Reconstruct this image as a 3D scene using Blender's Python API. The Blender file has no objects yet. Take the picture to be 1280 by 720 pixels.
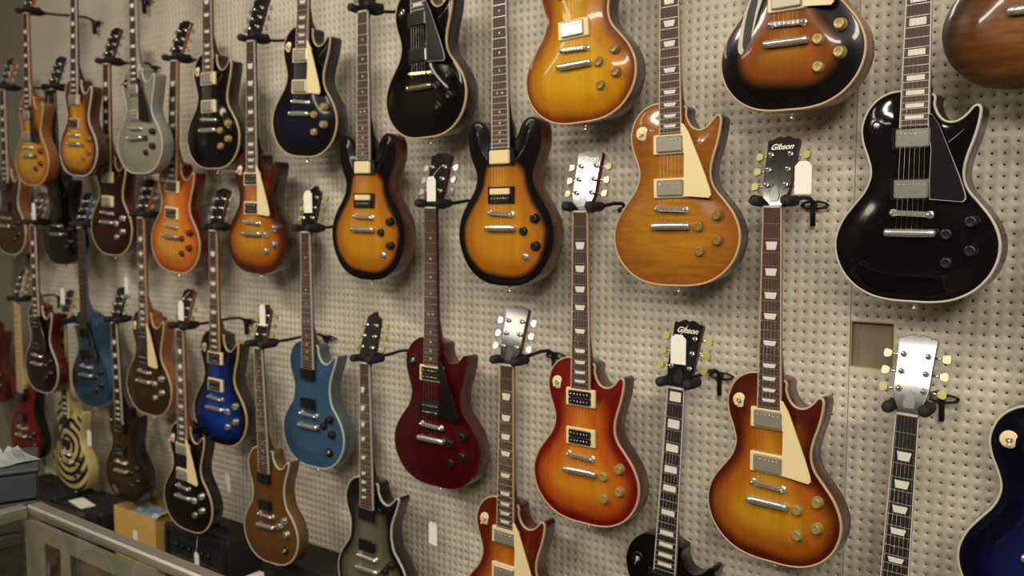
import bpy, math, random
import numpy as np
from mathutils import Matrix, Vector
random.seed(7)
C = bpy.context.scene.collection
PI = math.pi
R = math.radians

# ------------------------------------------------------------------ camera, world, lights
CAMZ = 1.65
cam_d = bpy.data.cameras.new('camera'); cam = bpy.data.objects.new('camera', cam_d); C.objects.link(cam)
cam_d.sensor_width = 36; cam_d.lens = 36 * 1103.6 / 1280; cam_d.clip_start = .02
_f = Vector((-0.59695, 0.79804, -0.08239)); _r = Vector((0.80078, 0.59896, -0.00042)); _u = _r.cross(_f)
cam.matrix_world = Matrix(((_r.x, _u.x, -_f.x, 0), (_r.y, _u.y, -_f.y, -2.2218), (_r.z, _u.z, -_f.z, CAMZ), (0, 0, 0, 1)))
cam_d.dof.use_dof = True; cam_d.dof.focus_distance = 1.95; cam_d.dof.aperture_fstop = 2.8
bpy.context.scene.camera = cam
vs = bpy.context.scene.view_settings
vs.view_transform = 'Standard'; vs.look = 'None'; vs.gamma = 1; vs.use_curve_mapping = False; vs.exposure = -0.08

w = bpy.data.worlds.new('world'); bpy.context.scene.world = w; w.use_nodes = True
w.node_tree.nodes['Background'].inputs[0].default_value = (1.0, .92, .76, 1)
w.node_tree.nodes['Background'].inputs[1].default_value = .07

def area(name, loc, target, sx, sy, power, col=(1, .94, .78)):
    l = bpy.data.lights.new(name, 'AREA'); l.shape = 'RECTANGLE'; l.size = sx; l.size_y = sy; l.energy = power; l.color = col
    o = bpy.data.objects.new(name, l); C.objects.link(o); o.location = loc
    o.rotation_euler = (Vector(target) - Vector(loc)).to_track_quat('-Z', 'Y').to_euler()
    return o
area('fluorescent_or_fill_light', (-2.95, -2.4, 3.36), (-2.3, -1.3, 0), 1.3, .32, 64)
area('fluorescent_or_fill_light', (-.1, -2.3, 3.36), (-.3, -1.4, 0), 1.3, .32, 42)
area('fluorescent_or_fill_light', (-5.05, -4.5, 3.36), (-4.9, -4.2, 0), 1.5, .5, 38)
area('fluorescent_or_fill_light', (-1.5, -4.5, 3.36), (-1.5, -3.6, 0), 1.3, .5, 85)
area('fluorescent_or_fill_light', (1.2, -4.2, 3.0), (-1.2, 0, .9), 1.3, .6, 85)  # added fill light behind and right of the camera, not a ceiling fixture

# ------------------------------------------------------------------ materials
_mc = {}
def nodes(m):
    m.use_nodes = True; n = m.node_tree.nodes; return n, m.node_tree.links, n['Principled BSDF']
def mat(name, col, rough=.4, metal=0.0, coat=0.0, spec=None, bump=0.0, bscale=80):
    if name in _mc: return _mc[name]
    m = bpy.data.materials.new(name); n, l, b = nodes(m)
    b.inputs['Base Color'].default_value = (*col, 1); b.inputs['Roughness'].default_value = rough
    b.inputs['Metallic'].default_value = metal; b.inputs['Coat Weight'].default_value = coat; b.inputs['Coat Roughness'].default_value = .06
    if spec is not None: b.inputs['Specular IOR Level'].default_value = spec
    t = n.new('ShaderNodeTexNoise'); t.inputs['Scale'].default_value = bscale; t.inputs['Detail'].default_value = 3
    tc = n.new('ShaderNodeTexCoord'); l.new(tc.outputs['Object'], t.inputs['Vector'])
    mr = n.new('ShaderNodeMapRange'); mr.inputs[3].default_value = max(rough - .04, .02); mr.inputs[4].default_value = rough + .05
    l.new(t.outputs[0], mr.inputs[0]); l.new(mr.outputs[0], b.inputs['Roughness'])
    if bump:
        bp = n.new('ShaderNodeBump'); bp.inputs['Strength'].default_value = bump; bp.inputs['Distance'].default_value = .002
        l.new(t.outputs[0], bp.inputs['Height']); l.new(bp.outputs[0], b.inputs['Normal'])
    _mc[name] = m; return m

def finish(name, stops, grain=.12, flame=False, rings=False, metal=0.0, rough=.22):
    """lacquered guitar top: colour sprayed by distance from the body edge (attribute 'edge', metres)"""
    if name in _mc: return _mc[name]
    stops = [(p, (c[0] * .76, c[1] * .74, c[2] * .62)) for p, c in stops]
    m = bpy.data.materials.new(name); n, l, b = nodes(m)
    tc = n.new('ShaderNodeTexCoord')
    if rings:
        mp = n.new('ShaderNodeMapping'); mp.inputs['Location'].default_value = (0, 0, .60)
        l.new(tc.outputs['Object'], mp.inputs[0])
        wv = n.new('ShaderNodeTexWave'); wv.wave_type = 'RINGS'; wv.rings_direction = 'Y'; wv.inputs['Scale'].default_value = 7.6
        wv.inputs['Distortion'].default_value = 0; wv.inputs['Phase Offset'].default_value = 1.2
        l.new(mp.outputs[0], wv.inputs['Vector'])
        cr = n.new('ShaderNodeValToRGB'); cr.color_ramp.interpolation = 'CONSTANT'
        cr.color_ramp.elements[0].color = (*stops[0][1], 1); cr.color_ramp.elements[1].color = (*stops[1][1], 1); cr.color_ramp.elements[1].position = .5
        l.new(wv.outputs[0], cr.inputs[0]); col = cr.outputs[0]
    else:
        at = n.new('ShaderNodeAttribute'); at.attribute_name = 'edge'
        ns = n.new('ShaderNodeTexNoise'); ns.inputs['Scale'].default_value = 9; l.new(tc.outputs['Object'], ns.inputs['Vector'])
        mm = n.new('ShaderNodeMath'); mm.operation = 'MULTIPLY_ADD'; mm.inputs[1].default_value = .02; mm.inputs[2].default_value = -.01
        l.new(ns.outputs[0], mm.inputs[0])
        ad = n.new('ShaderNodeMath'); ad.operation = 'ADD'; l.new(at.outputs['Fac'], ad.inputs[0]); l.new(mm.outputs[0], ad.inputs[1])
        mr = n.new('ShaderNodeMapRange'); mr.inputs[1].default_value = 0; mr.inputs[2].default_value = .16; l.new(ad.outputs[0], mr.inputs[0])
        cr = n.new('ShaderNodeValToRGB'); e = cr.color_ramp.elements
        cr.color_ramp.interpolation = 'EASE'
        e[0].position = stops[0][0] / .16; e[0].color = (*stops[0][1], 1)
        e[1].position = stops[-1][0] / .16 if len(stops) > 1 else 1; e[1].color = (*stops[-1][1], 1)
        for p, c in stops[1:-1]:
            k = e.new(p / .16); k.color = (*c, 1)
        l.new(mr.outputs[0], cr.inputs[0]); col = cr.outputs[0]
    if grain:
        mp = n.new('ShaderNodeMapping'); mp.inputs['Scale'].default_value = (9, 9, 70) if flame else (60, 60, 3)
        if flame: mp.inputs['Rotation'].default_value = (0, R(10), 0)
        l.new(tc.outputs['Object'], mp.inputs[0])
        g = n.new('ShaderNodeTexNoise'); g.inputs['Scale'].default_value = 1.0; g.inputs['Detail'].default_value = 2; g.inputs['Distortion'].default_value = 1.2 if flame else .2
        l.new(mp.outputs[0], g.inputs['Vector'])
        gr = n.new('ShaderNodeMapRange'); gr.inputs[1].default_value = .3; gr.inputs[2].default_value = .7
        gr.inputs[3].default_value = 1 - grain; gr.inputs[4].default_value = 1 + grain * .5; l.new(g.outputs[0], gr.inputs[0])
        mx = n.new('ShaderNodeVectorMath'); mx.operation = 'SCALE'; l.new(col, mx.inputs[0]); l.new(gr.outputs[0], mx.inputs['Scale']); col = mx.outputs[0]
    l.new(col, b.inputs['Base Color'])
    b.inputs['Roughness'].default_value = rough; b.inputs['Coat Weight'].default_value = .38; b.inputs['Coat Roughness'].default_value = .04
    b.inputs['Metallic'].default_value = metal; b.inputs['Specular IOR Level'].default_value = .2
    _mc[name] = m; return m

def lacq(name, col): return mat(name, col, .25, 0, .5, .35)
CHROME = mat('chrome', (.80, .78, .74), .2, .85)
NICKEL = mat('nickel', (.42, .39, .31), .34, .55)
GOLD = mat('gold_plate', (.85, .68, .38), .2, 1)
CREAM = mat('cream_plastic', (.80, .64, .36), .35)
BIND = mat('aged_binding', (.50, .36, .21), .35)
WBIND = mat('white_binding', (.50, .47, .41), .35)
BLACKP = mat('black_plastic', (.008, .007, .007), .2, 0, .3)
COIL = mat('black_coil', (.012, .011, .010), .35)
FRET = mat('fret_wire', (.62, .58, .50), .3, 1)
ROSE = mat('rosewood', (.052, .022, .013), .55, bump=.2)
EBONY = mat('ebony', (.012, .009, .008), .45)
PEARL = mat('pearl_inlay', (.70, .68, .58), .25, 0, .4)
GREENKEY = mat('vintage_tuner_plastic', (.36, .34, .07), .35, 0, .3)
AMBERK = mat('amber_knob', (.26, .14, .03), .25, 0, .4)
GOLDK = mat('gold_top_knob', (.36, .26, .09), .3, .2, .3)
DARKK = mat('dark_red_knob', (.10, .015, .01), .25, 0, .5)
BLACKK = mat('black_knob', (.01, .009, .008), .3, 0, .3)
SILVERK = mat('chrome_knob', (.72, .70, .66), .2, .9)
HEADM = mat('gloss_black_headstock', (.008, .007, .007), .1, 0, 1.0)
FOAM = mat('black_foam', (.010, .009, .010), .75, bump=.5, bscale=300)
STEELB = mat('black_steel', (.012, .011, .013), .4, .3)
PAPER = mat('white_tag_paper', (.86, .83, .76), .7)
STRING = mat('string_steel', (.55, .52, .46), .35, 1)
THREAD = mat('white_thread', (.55, .52, .45), .8)

# ------------------------------------------------------------------ mesh helpers
class MB:
    def __init__(s): s.v = []; s.f = []; s.m = []; s.sm = []
    def add(s, vs, fs, mi=0, sm=False):
        k = len(s.v); s.v += [tuple(p) for p in vs]
        for f in fs: s.f.append(tuple(i + k for i in f)); s.m.append(mi); s.sm.append(sm)
        return s
    def box(s, x0, x1, y0, y1, z0, z1, mi=0, b=0.0):
        if b <= 0:
            vs = [(x, y, z) for x in (x0, x1) for y in (y0, y1) for z in (z0, z1)]
            return s.add(vs, [(0, 1, 3, 2), (4, 6, 7, 5), (0, 4, 5, 1), (2, 3, 7, 6), (0, 2, 6, 4), (1, 5, 7, 3)], mi)
        b = min(b, (x1 - x0) * .49, (y1 - y0) * .49, (z1 - z0) * .49); vs = []; idx = {}
        for i, x in enumerate((x0, x1)):
            for j, y in enumerate((y0, y1)):
                for k, z in enumerate((z0, z1)):
                    sx, sy, sz = (1, -1)[i], (1, -1)[j], (1, -1)[k]
                    for a, p in enumerate(((x, y + sy * b, z + sz * b), (x + sx * b, y, z + sz * b), (x + sx * b, y + sy * b, z))):
                        idx[i, j, k, a] = len(vs); vs.append(p)
        F = []
        for i in (0, 1):
            F.append([idx[i, 0, 0, 0], idx[i, 0, 1, 0], idx[i, 1, 1, 0], idx[i, 1, 0, 0]])
            F.append([idx[0, i, 0, 1], idx[1, i, 0, 1], idx[1, i, 1, 1], idx[0, i, 1, 1]])
            F.append([idx[0, 0, i, 2], idx[1, 0, i, 2], idx[1, 1, i, 2], idx[0, 1, i, 2]])
        for i in (0, 1):
            for j in (0, 1):
                F.append([idx[i, j, 0, 0], idx[i, j, 1, 0], idx[i, j, 1, 1], idx[i, j, 0, 1]])
                F.append([idx[i, 0, j, 0], idx[i, 1, j, 0], idx[i, 1, j, 2], idx[i, 0, j, 2]])
                F.append([idx[0, i, j, 1], idx[1, i, j, 1], idx[1, i, j, 2], idx[0, i, j, 2]])
                for k in (0, 1): F.append([idx[i, j, k, 0], idx[i, j, k, 1], idx[i, j, k, 2]])
        return s.add(vs, F, mi)
    def lathe(s, prof, n=20, o=(0, 0, 0), mi=0, axis='y', capped=True, sy=1.0):
        """prof: (radius, height along -axis) list; axis y means standing out to the front (-y)"""
        vs = []
        for r, h in prof:
            for i in range(n):
                a = 2 * PI * i / n; c, d = r * math.cos(a), r * math.sin(a)
                if axis == 'y': vs.append((o[0] + c, o[1] - h, o[2] + d))
                elif axis == 'z': vs.append((o[0] + c, o[1] + d, o[2] + h))
                else: vs.append((o[0] + h, o[1] + c, o[2] + d * sy))
        F = [(j * n + i, j * n + (i + 1) % n, (j + 1) * n + (i + 1) % n, (j + 1) * n + i) for j in range(len(prof) - 1) for i in range(n)]
        if capped: F += [tuple(range(n)), tuple((len(prof) - 1) * n + i for i in range(n))]
        return s.add(vs, F, mi, True)
    def tube(s, pts, r, n=8, mi=0):
        pts = [Vector(p) for p in pts]; rs = r if isinstance(r, (list, tuple)) else [r] * len(pts); vs = []
        up = Vector((0, 0, 1))
        for i, p in enumerate(pts):
            t = (pts[min(i + 1, len(pts) - 1)] - pts[max(i - 1, 0)]).normalized()
            a = t.cross(up if abs(t.z) < .9 else Vector((1, 0, 0))).normalized(); b = t.cross(a)
            for k in range(n):
                q = p + (a * math.cos(2 * PI * k / n) + b * math.sin(2 * PI * k / n)) * rs[i]; vs.append(q[:])
        F = [(j * n + i, j * n + (i + 1) % n, (j + 1) * n + (i + 1) % n, (j + 1) * n + i) for j in range(len(pts) - 1) for i in range(n)]
        F += [tuple(range(n)), tuple((len(pts) - 1) * n + i for i in range(n))]
        return s.add(vs, F, mi, True)
    def plate(s, poly, y0, y1, mi=0, b=0.0, mi_side=None):
        """flat outline (x, z) extruded from y0 (front) to y1 (back), slight front bevel"""
        n = len(poly); cx = sum(p[0] for p in poly) / n; cz = sum(p[1] for p in poly) / n
        vs = []
        if b:
            for x, z in poly:
                d = math.hypot(x - cx, z - cz) or 1; k = 1 - b / d; vs.append((cx + (x - cx) * k, y0, cz + (z - cz) * k))
            vs += [(x, y0 + b, z) for x, z in poly]
        else: vs += [(x, y0, z) for x, z in poly]
        vs += [(x, y1, z) for x, z in poly]
        L = len(vs) // n; ms = mi if mi_side is None else mi_side
        s.add(vs, [tuple(range(n))], mi)
        k = len(s.v) - len(vs)
        for j in range(L - 1):
            for i in range(n):
                s.f.append((k + j * n + i, k + j * n + (i + 1) % n, k + (j + 1) * n + (i + 1) % n, k + (j + 1) * n + i)); s.m.append(ms); s.sm.append(False)
        s.f.append(tuple(k + (L - 1) * n + i for i in range(n))); s.m.append(ms); s.sm.append(False)
        return s
    def mesh(s, name, mats):
        me = bpy.data.meshes.new(name); me.from_pydata(s.v, [], s.f)
        for m in mats: me.materials.append(m)
        me.polygons.foreach_set('material_index', s.m); me.polygons.foreach_set('use_smooth', s.sm)
        me.update()
        import bmesh
        b = bmesh.new(); b.from_mesh(me); bmesh.ops.recalc_face_normals(b, faces=b.faces); b.to_mesh(me); b.free()
        return me

def link(name, me, parent=None, loc=(0, 0, 0), rot=(0, 0, 0), scale=(1, 1, 1)):
    o = bpy.data.objects.new(name, me); C.objects.link(o)
    o.location = loc; o.rotation_euler = rot; o.scale = scale
    if parent is not None: o.parent = parent
    return o
_cache = {}
def cached(key, fn):
    if key not in _cache: _cache[key] = fn()
    return _cache[key]
def thing(name, label, cat, loc=(0, 0, 0), rot=(0, 0, 0), group=None, scale=1):
    o = link(name, None, None, loc, rot, (scale,) * 3); o['label'] = label; o['category'] = cat
    if group: o['group'] = group
    return o
def struct(o): o['kind'] = 'structure'; return o

def catmull(P, per=5):
    n = len(P); out = []
    for i in range(n):
        p0, p1, p2, p3 = (np.array(P[(i + k) % n], float) for k in (-1, 0, 1, 2))
        for t in np.arange(per) / per:
            out.append(tuple(.5 * ((2 * p1) + (p2 - p0) * t + (2 * p0 - 5 * p1 + 4 * p2 - p3) * t * t + (3 * p1 - p0 - 3 * p2 + p3) * t ** 3)))
    return out

# ------------------------------------------------------------------ the room
# pegboard: sheets 1.219 m wide with real 6 mm holes on a 25.4 mm grid, hung in front of a dark cavity
PEG = .0254
SEAMX = -1.8434
HX0, HZ1 = -.626, 1.392          # cut-out upper left corner (x, z)
WALLM = bpy.data.materials.new('painted_pegboard')
n, l, b = nodes(WALLM)
tc = n.new('ShaderNodeTexCoord'); t1 = n.new('ShaderNodeTexNoise'); t1.inputs['Scale'].default_value = 1.3; t1.inputs['Detail'].default_value = 4
l.new(tc.outputs['Object'], t1.inputs['Vector'])
cr = n.new('ShaderNodeValToRGB'); cr.color_ramp.elements[0].position = .3; cr.color_ramp.elements[1].position = .7
cr.color_ramp.elements[0].color = (.56, .51, .40, 1); cr.color_ramp.elements[1].color = (.60, .55, .44, 1)
l.new(t1.outputs[0], cr.inputs[0]); l.new(cr.outputs[0], b.inputs['Base Color'])
b.inputs['Roughness'].default_value = .42; b.inputs['Specular IOR Level'].default_value = .35
t2 = n.new('ShaderNodeTexNoise'); t2.inputs['Scale'].default_value = 160; l.new(tc.outputs['Object'], t2.inputs['Vector'])
bp = n.new('ShaderNodeBump'); bp.inputs['Strength'].default_value = .12; bp.inputs['Distance'].default_value = .001
l.new(t2.outputs[0], bp.inputs['Height']); l.new(bp.outputs[0], b.inputs['Normal'])
CAVITY = mat('dark_cavity', (.24, .18, .12), .9)

def pegboard():
    V = []; F = []; M = []
    hole = []; K = 8
    zmin, zmax = .30, 3.05
    nz = int((zmax - zmin) / PEG)
    z_top = HZ1 + PEG * round((zmax - HZ1) / PEG)
    base = 0
    ang = [2 * PI * (k + .5) / K for k in range(K)]
    h = PEG / 2; r = .0026
    sq = []
    for a in ang:
        c, s_ = math.cos(a), math.sin(a); m_ = max(abs(c), abs(s_)); sq.append((h * c / m_, h * s_ / m_))
    # make the square corners exact: each octant pair meets on an axis, corners get their own vertex
    ring = [(h, 0), (h, h), (0, h), (-h, h), (-h, 0), (-h, -h), (0, -h), (h, -h)]
    inner = [(r * math.cos(2 * PI * k / K), r * math.sin(2 * PI * k / K)) for k in range(K)]
    ringA = np.array(ring); innA = np.array(inner)
    faces = []
    for k in range(K):
        k2 = (k + 1) % K
        faces.append((k, k2, K + k2, K + k)); faces.append((K + k, K + k2, 2 * K + k2, 2 * K + k))
    faces = np.array(faces)
    cells = []
    for sh in range(-2, 3):
        x0 = SEAMX + (sh - 1) * 1.2192; x0 = x0 + .0006 if True else x0
        for i in range(48):
            x = x0 + PEG * (i + .5) * (1.2180 / 1.2192)
            if x < -4.79 or x > .75: continue
            for j in range(nz):
                z = z_top - PEG * (j + .5)
                cells.append((x, z))
    # opening is aligned to the cells of the third sheet
    xs = sorted({round(c[0], 5) for c in cells}); xc = [x for x in xs if HX0 - .002 < x < HX0 + 4 * PEG + .002]
    xc = [x for x in xs if x > HX0][:4]
    ox0, ox1 = xc[0] - h, xc[-1] + h
    keep = [(x, z) for x, z in cells if not (ox0 < x < ox1 and HZ1 - 5 * PEG < z < HZ1)]
    c = np.array(keep); N = len(c)
    v = np.zeros((N, 3 * K, 3))
    v[:, :K, 0] = c[:, None, 0] + ringA[None, :, 0] * (1.2180 / 1.2192); v[:, :K, 2] = c[:, None, 1] + ringA[None, :, 1]
    v[:, K:2 * K, 0] = c[:, None, 0] + innA[None, :, 0]; v[:, K:2 * K, 2] = c[:, None, 1] + innA[None, :, 1]
    v[:, 2 * K:, 0] = v[:, K:2 * K, 0]; v[:, 2 * K:, 2] = v[:, K:2 * K, 2]; v[:, 2 * K:, 1] = .005
    f = faces[None] + (np.arange(N) * 3 * K)[:, None, None]
    v = v.reshape(-1, 3); f = f.reshape(-1, 4)
    me = bpy.data.meshes.new('wall_back')
    nf = len(f)
    extra = [(ox0, 0, HZ1 - 5 * PEG), (ox1, 0, HZ1 - 5 * PEG), (ox1, 0, HZ1 - .114), (ox0, 0, HZ1 - .114)]
    ev = [*extra]
    allv = np.vstack([v, np.array(ev)]); nv = len(allv); k = len(v)
    # bottom part without holes (hidden behind the counter), and the dark sheet behind
    zlow = z_top - nz * PEG
    more = [(-4.8, 0, 0), (.75, 0, 0), (.75, 0, zlow), (-4.8, 0, zlow), (-4.8, 0, z_top), (.75, 0, z_top), (.75, 0, 3.4), (-4.8, 0, 3.4),
            (-4.8, .018, 0), (.75, .018, 0), (.75, .018, 3.4), (-4.8, .018, 3.4)]
    allv = np.vstack([allv, np.array(more)]); k2 = nv
    ff = np.vstack([f, [[k, k + 1, k + 2, k + 3], [k2, k2 + 1, k2 + 2, k2 + 3], [k2 + 4, k2 + 5, k2 + 6, k2 + 7], [k2 + 8, k2 + 9, k2 + 10, k2 + 11]]])
    me.vertices.add(len(allv)); me.vertices.foreach_set('co', allv.astype('f').ravel())
    me.loops.add(ff.size); me.loops.foreach_set('vertex_index', ff.astype('i').ravel())
    me.polygons.add(len(ff)); me.polygons.foreach_set('loop_start', (np.arange(len(ff)) * 4).astype('i'))
    me.materials.append(WALLM); me.materials.append(CAVITY)
    mi = np.zeros(len(ff), 'i'); mi[-1] = 1; me.polygons.foreach_set('material_index', mi)
    me.update(calc_edges=True); me.validate()
    o = link('wall_back', me); struct(o)
    return ox0, ox1
OX0, OX1 = pegboard()
PLAIN = mat('plain_wall_paint', (.19, .18, .13), .7)
struct(link('wall_left', MB().box(-6.4, -4.803, 0, .06, 0, 3.4).box(-6.4, -6.3, -6, 0, 0, 3.4).mesh('wall_left', [PLAIN])))
FLOORM = bpy.data.materials.new('carpet'); n, l, b = nodes(FLOORM)
tx = n.new('ShaderNodeTexNoise'); tx.inputs['Scale'].default_value = 120
cr = n.new('ShaderNodeValToRGB'); cr.color_ramp.elements[0].color = (.05, .045, .03, 1); cr.color_ramp.elements[1].color = (.11, .10, .065, 1)
l.new(tx.outputs[0], cr.inputs[0]); l.new(cr.outputs[0], b.inputs['Base Color']); b.inputs['Roughness'].default_value = .95
struct(link('floor', MB().box(-6.4, 2.2, -6, .06, -.05, 0).mesh('floor', [FLOORM])))
struct(link('ceiling', MB().box(-6.4, 2.2, -6, .06, 3.4, 3.45).mesh('ceiling', [mat('ceiling_tile', (.42, .39, .32), .9, bump=.3)])))

# ------------------------------------------------------------------ guitar outlines (mm, x right, z down from the nut)
LP = [(-28, -379), (-44, -378), (-62, -381), (-84, -392), (-102, -411), (-113, -436), (-116, -459), (-111, -486), (-101, -513), (-94, -538), (-95, -560),
      (-106, -587), (-127, -614), (-149, -643), (-163, -674), (-167, -702), (-162, -732), (-147, -763), (-120, -791), (-84, -810), (-44, -818), (0, -819),
      (44, -818), (84, -810), (120, -791), (147, -763), (162, -732), (167, -702), (163, -674), (149, -643), (127, -614), (106, -589), (96, -566),
      (95, -542), (101, -515), (110, -488), (117, -462), (121, -438), (121, -425), (115, -418), (106, -421), (98, -431), (86, -442), (71, -448), (54, -445), (41, -432), (33, -412), (29, -390)]
EC = [p if i < 32 else None for i, p in enumerate(LP)]
EC = [p for p in EC if p] + [(93, -560), (92, -536), (97, -508), (108, -480), (119, -455), (127, -432), (126, -421), (117, -421), (101, -436), (84, -449), (66, -450), (49, -438), (37, -415), (30, -390)]
EC = [(x * (.96 if z < -560 else 1), z * 1.0 - (6 if z < -560 else 0)) for x, z in EC]
_dl = [(-30, -432), (-36, -434), (-46, -424), (-55, -404), (-66, -386), (-84, -375), (-104, -376), (-120, -391), (-127, -418), (-124, -453), (-112, -487), (-99, -517),
       (-97, -543), (-110, -575), (-136, -610), (-156, -645), (-165, -682), (-162, -722), (-146, -763), (-114, -803), (-66, -829)]
DC = _dl + [(0, -836)] + [(-x, z) for x, z in reversed(_dl)]
_sl = [(-29, -440), (-40, -446), (-62, -436), (-82, -408), (-98, -378), (-113, -372), (-123, -390), (-127, -430), (-120, -470), (-106, -505), (-102, -535), (-112, -575),
       (-138, -620), (-158, -665), (-163, -705), (-152, -745), (-122, -778), (-70, -796)]
ST = _sl + [(0, -800)] + [(-x, z - (16 if z > -460 else 0)) for x, z in reversed(_sl)]
SHAPES = dict(lp=(LP, -.56, -.66), ec=(EC, -.57, -.66), dc=(DC, -.54, -.66), st=(ST, -.53, -.64))
Y_EDGE, Y_CARVE, Y_BACK = .019, .0125, .074

def body_mesh(kind, carve=1.0):
    pts, zt, zb = SHAPES[kind]; per = 4
    o = np.array(catmull([(x / 1000, z / 1000) for x, z in pts], per)); N = len(o)
    seg_a = o; seg_b = np.roll(o, -1, 0)
    def dist(p):
        d = seg_b - seg_a; t = np.clip(((p - seg_a) * d).sum(1) / (d * d).sum(1), 0, 1)
        return np.sqrt((((seg_a + d * t[:, None]) - p) ** 2).sum(1)).min()
    ts = [0, .02, .05, .09, .14, .2, .28, .36, .45, .55, .66, .78, .9, 1.0]
    mb = MB(); V = []; E = []
    q = np.stack([np.zeros(N), np.clip(o[:, 1], zb, zt)], 1)
    # the shoulders lean to the axis of the body, and stay clear of the cutaway
    for t in ts:
        for i in range(N):
            p = o[i] * (1 - t) + q[i] * t; dd = dist(p) if t > 0 else 0
            s = min(dd / .075, 1); s = s * s * (3 - 2 * s)
            V.append((p[0], Y_EDGE - Y_CARVE * carve * s, p[1]))
            u_ = {'dc': (-p[1] - .455) / .09, 'st': 9}.get(kind, (-p[1] - .450) / .10); u_ = min(max(u_, 0), 1); u_ = u_ * u_ * (3 - 2 * u_)
            E.append(dd * ((0 if kind == 'dc' else .27) + (1 if kind == 'dc' else .73) * u_))
    F = [(j * N + i, j * N + (i + 1) % N, (j + 1) * N + (i + 1) % N, (j + 1) * N + i) for j in range(len(ts) - 1) for i in range(N)]
    mi = [0] * len(F); sm = [True] * len(F)
    # side and back
    k = len(V)
    cen = np.array([0, (zt + zb) / 2])
    nrm = np.roll(o, -1, 0) - np.roll(o, 1, 0); nrm = np.stack([nrm[:, 1], -nrm[:, 0]], 1); nrm /= np.linalg.norm(nrm, axis=1)[:, None]
    # pick the sign that points outwards
    if ((o - cen) * nrm).sum() < 0: nrm = -nrm
    for y, ins in ((Y_EDGE, 0), (Y_EDGE + .003, -.0004), (Y_BACK - .006, -.0004), (Y_BACK - .0015, .0025), (Y_BACK, .007)):
        for i in range(N):
            p = o[i] - nrm[i] * ins; V.append((p[0], y, p[1])); E.append(0)
    for j in range(4):
        for i in range(N):
            F.append((k + j * N + i, k + (j + 1) * N + i, k + (j + 1) * N + (i + 1) % N, k + j * N + (i + 1) % N)); mi.append(1); sm.append(True)
    k2 = k + 4 * N; kk = len(V)
    for t in (.5, 1.0):
        for i in range(N):
            p = o[i] * (1 - t) + q[i] * t; V.append((p[0], Y_BACK, p[1])); E.append(.1)
    for a, b_ in ((k2, kk), (kk, kk + N)):
        for i in range(N): F.append((a + i, b_ + i, b_ + (i + 1) % N, a + (i + 1) % N)); mi.append(1); sm.append(False)
    mb.v = V; mb.f = F; mb.m = mi; mb.sm = sm
    me = mb.mesh('body', [BLACKP, BLACKP])
    at = me.attributes.new('edge', 'FLOAT', 'POINT'); at.data.foreach_set('value', np.array(E, 'f'))
    # binding strip
    bb = MB(); V = []
    prof = [(.0036, Y_EDGE - .0009), (.0002, Y_EDGE - .0012), (-.0013, Y_EDGE + .001), (-.0013, Y_EDGE + .0056), (.0004, Y_EDGE + .006), (.003, Y_EDGE + .0012)]
    for ins, y in prof:
        for i in range(N):
            p = o[i] - nrm[i] * ins; V.append((p[0], y, p[1]))
    m_ = len(prof)
    F = [(j * N + i, j * N + (i + 1) % N, ((j + 1) % m_) * N + (i + 1) % N, ((j + 1) % m_) * N + i) for j in range(m_) for i in range(N)]
    bb.add(V, F, 0, True)
    return me, bb.mesh('binding', [BIND])

SC = .6285
def fretz(n_): return -SC * (1 - 2 ** (-n_ / 12))
def nw(z, nut=.0215): return nut + (.0285 - nut) * min(1, -z / .46)

def neck_mesh():
    V = []; n_ = 12; zs = [.0, -.02, -.08, -.16, -.24, -.32, -.37, -.40, -.44]
    for z in zs:
        w_ = nw(z); d = .017 + .004 * (-z / .44)
        if z <= -.37: d = .022 + (.04 if z <= -.40 else .016)
        for k in range(n_ + 1):
            a = PI * k / n_; V.append((w_ * math.cos(a), .0055 + d * (math.sin(a) ** .8), z))
    m_ = n_ + 1; F = []
    for j in range(len(zs) - 1):
        F += [(j * m_ + i, j * m_ + (i + 1) % m_, (j + 1) * m_ + (i + 1) % m_, (j + 1) * m_ + i) for i in range(m_)]
    F += [tuple(range(m_)), tuple((len(zs) - 1) * m_ + i for i in range(m_))]
    return MB().add(V, F, 0, True).mesh('neck', [ROSE])
def board_mesh(frets):
    ze = fretz(frets) - .004; mb = MB()
    x0, x1 = .0213, nw(ze) - .0002
    P = [(-x0, 0), (-x1, ze), (x1, ze), (x0, 0)]
    V = []
    for y in (0.0, .0065):
        V += [(x, y, z) for x, z in P]
    mb.add(V, [(0, 1, 2, 3), (4, 5, 6, 7), (0, 1, 5, 4), (1, 2, 6, 5), (2, 3, 7, 6), (3, 0, 4, 7)], 0)
    bb = MB()
    for s in (-1, 1):
        a0, a1, b0, b1 = x0 * s, (x0 + .0002) * s, x1 * s, (x1 + .0002) * s
        q = .0021 * s
        V = [(a0 - q * 0, -.0003, 0), (a0 + q, -.0003, 0), (b0 + q, -.0003, ze - .002), (b0, -.0003, ze - .002)]
        V = [(a0 - q * .5, -.0004, 0), (a0 + q * .6, -.0004, 0), (b0 + q * .6, -.0004, ze - .001), (b0 - q * .5, -.0004, ze - .001)]
        V += [(x, .0066, z) for x, _, z in V]
        bb.add(V, [(0, 1, 2, 3), (4, 5, 6, 7), (0, 1, 5, 4), (1, 2, 6, 5), (2, 3, 7, 6), (3, 0, 4, 7)], 0)
    return mb.mesh('fretboard', [ROSE]), bb.mesh('fretboard_binding', [BIND])
def fret_unit(): return MB().box(-1, 1, -.0011, .001, -.0012, .0012, b=.0005).mesh('fret', [FRET])
def frets_all(frets):
    mb = MB()
    for k in range(1, frets + 1):
        z = fretz(k); w_ = nw(z) - .0008; mb.box(-w_, w_, -.0011, .001, z - .0012, z + .0012)
    return mb.mesh('frets', [FRET])
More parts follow.
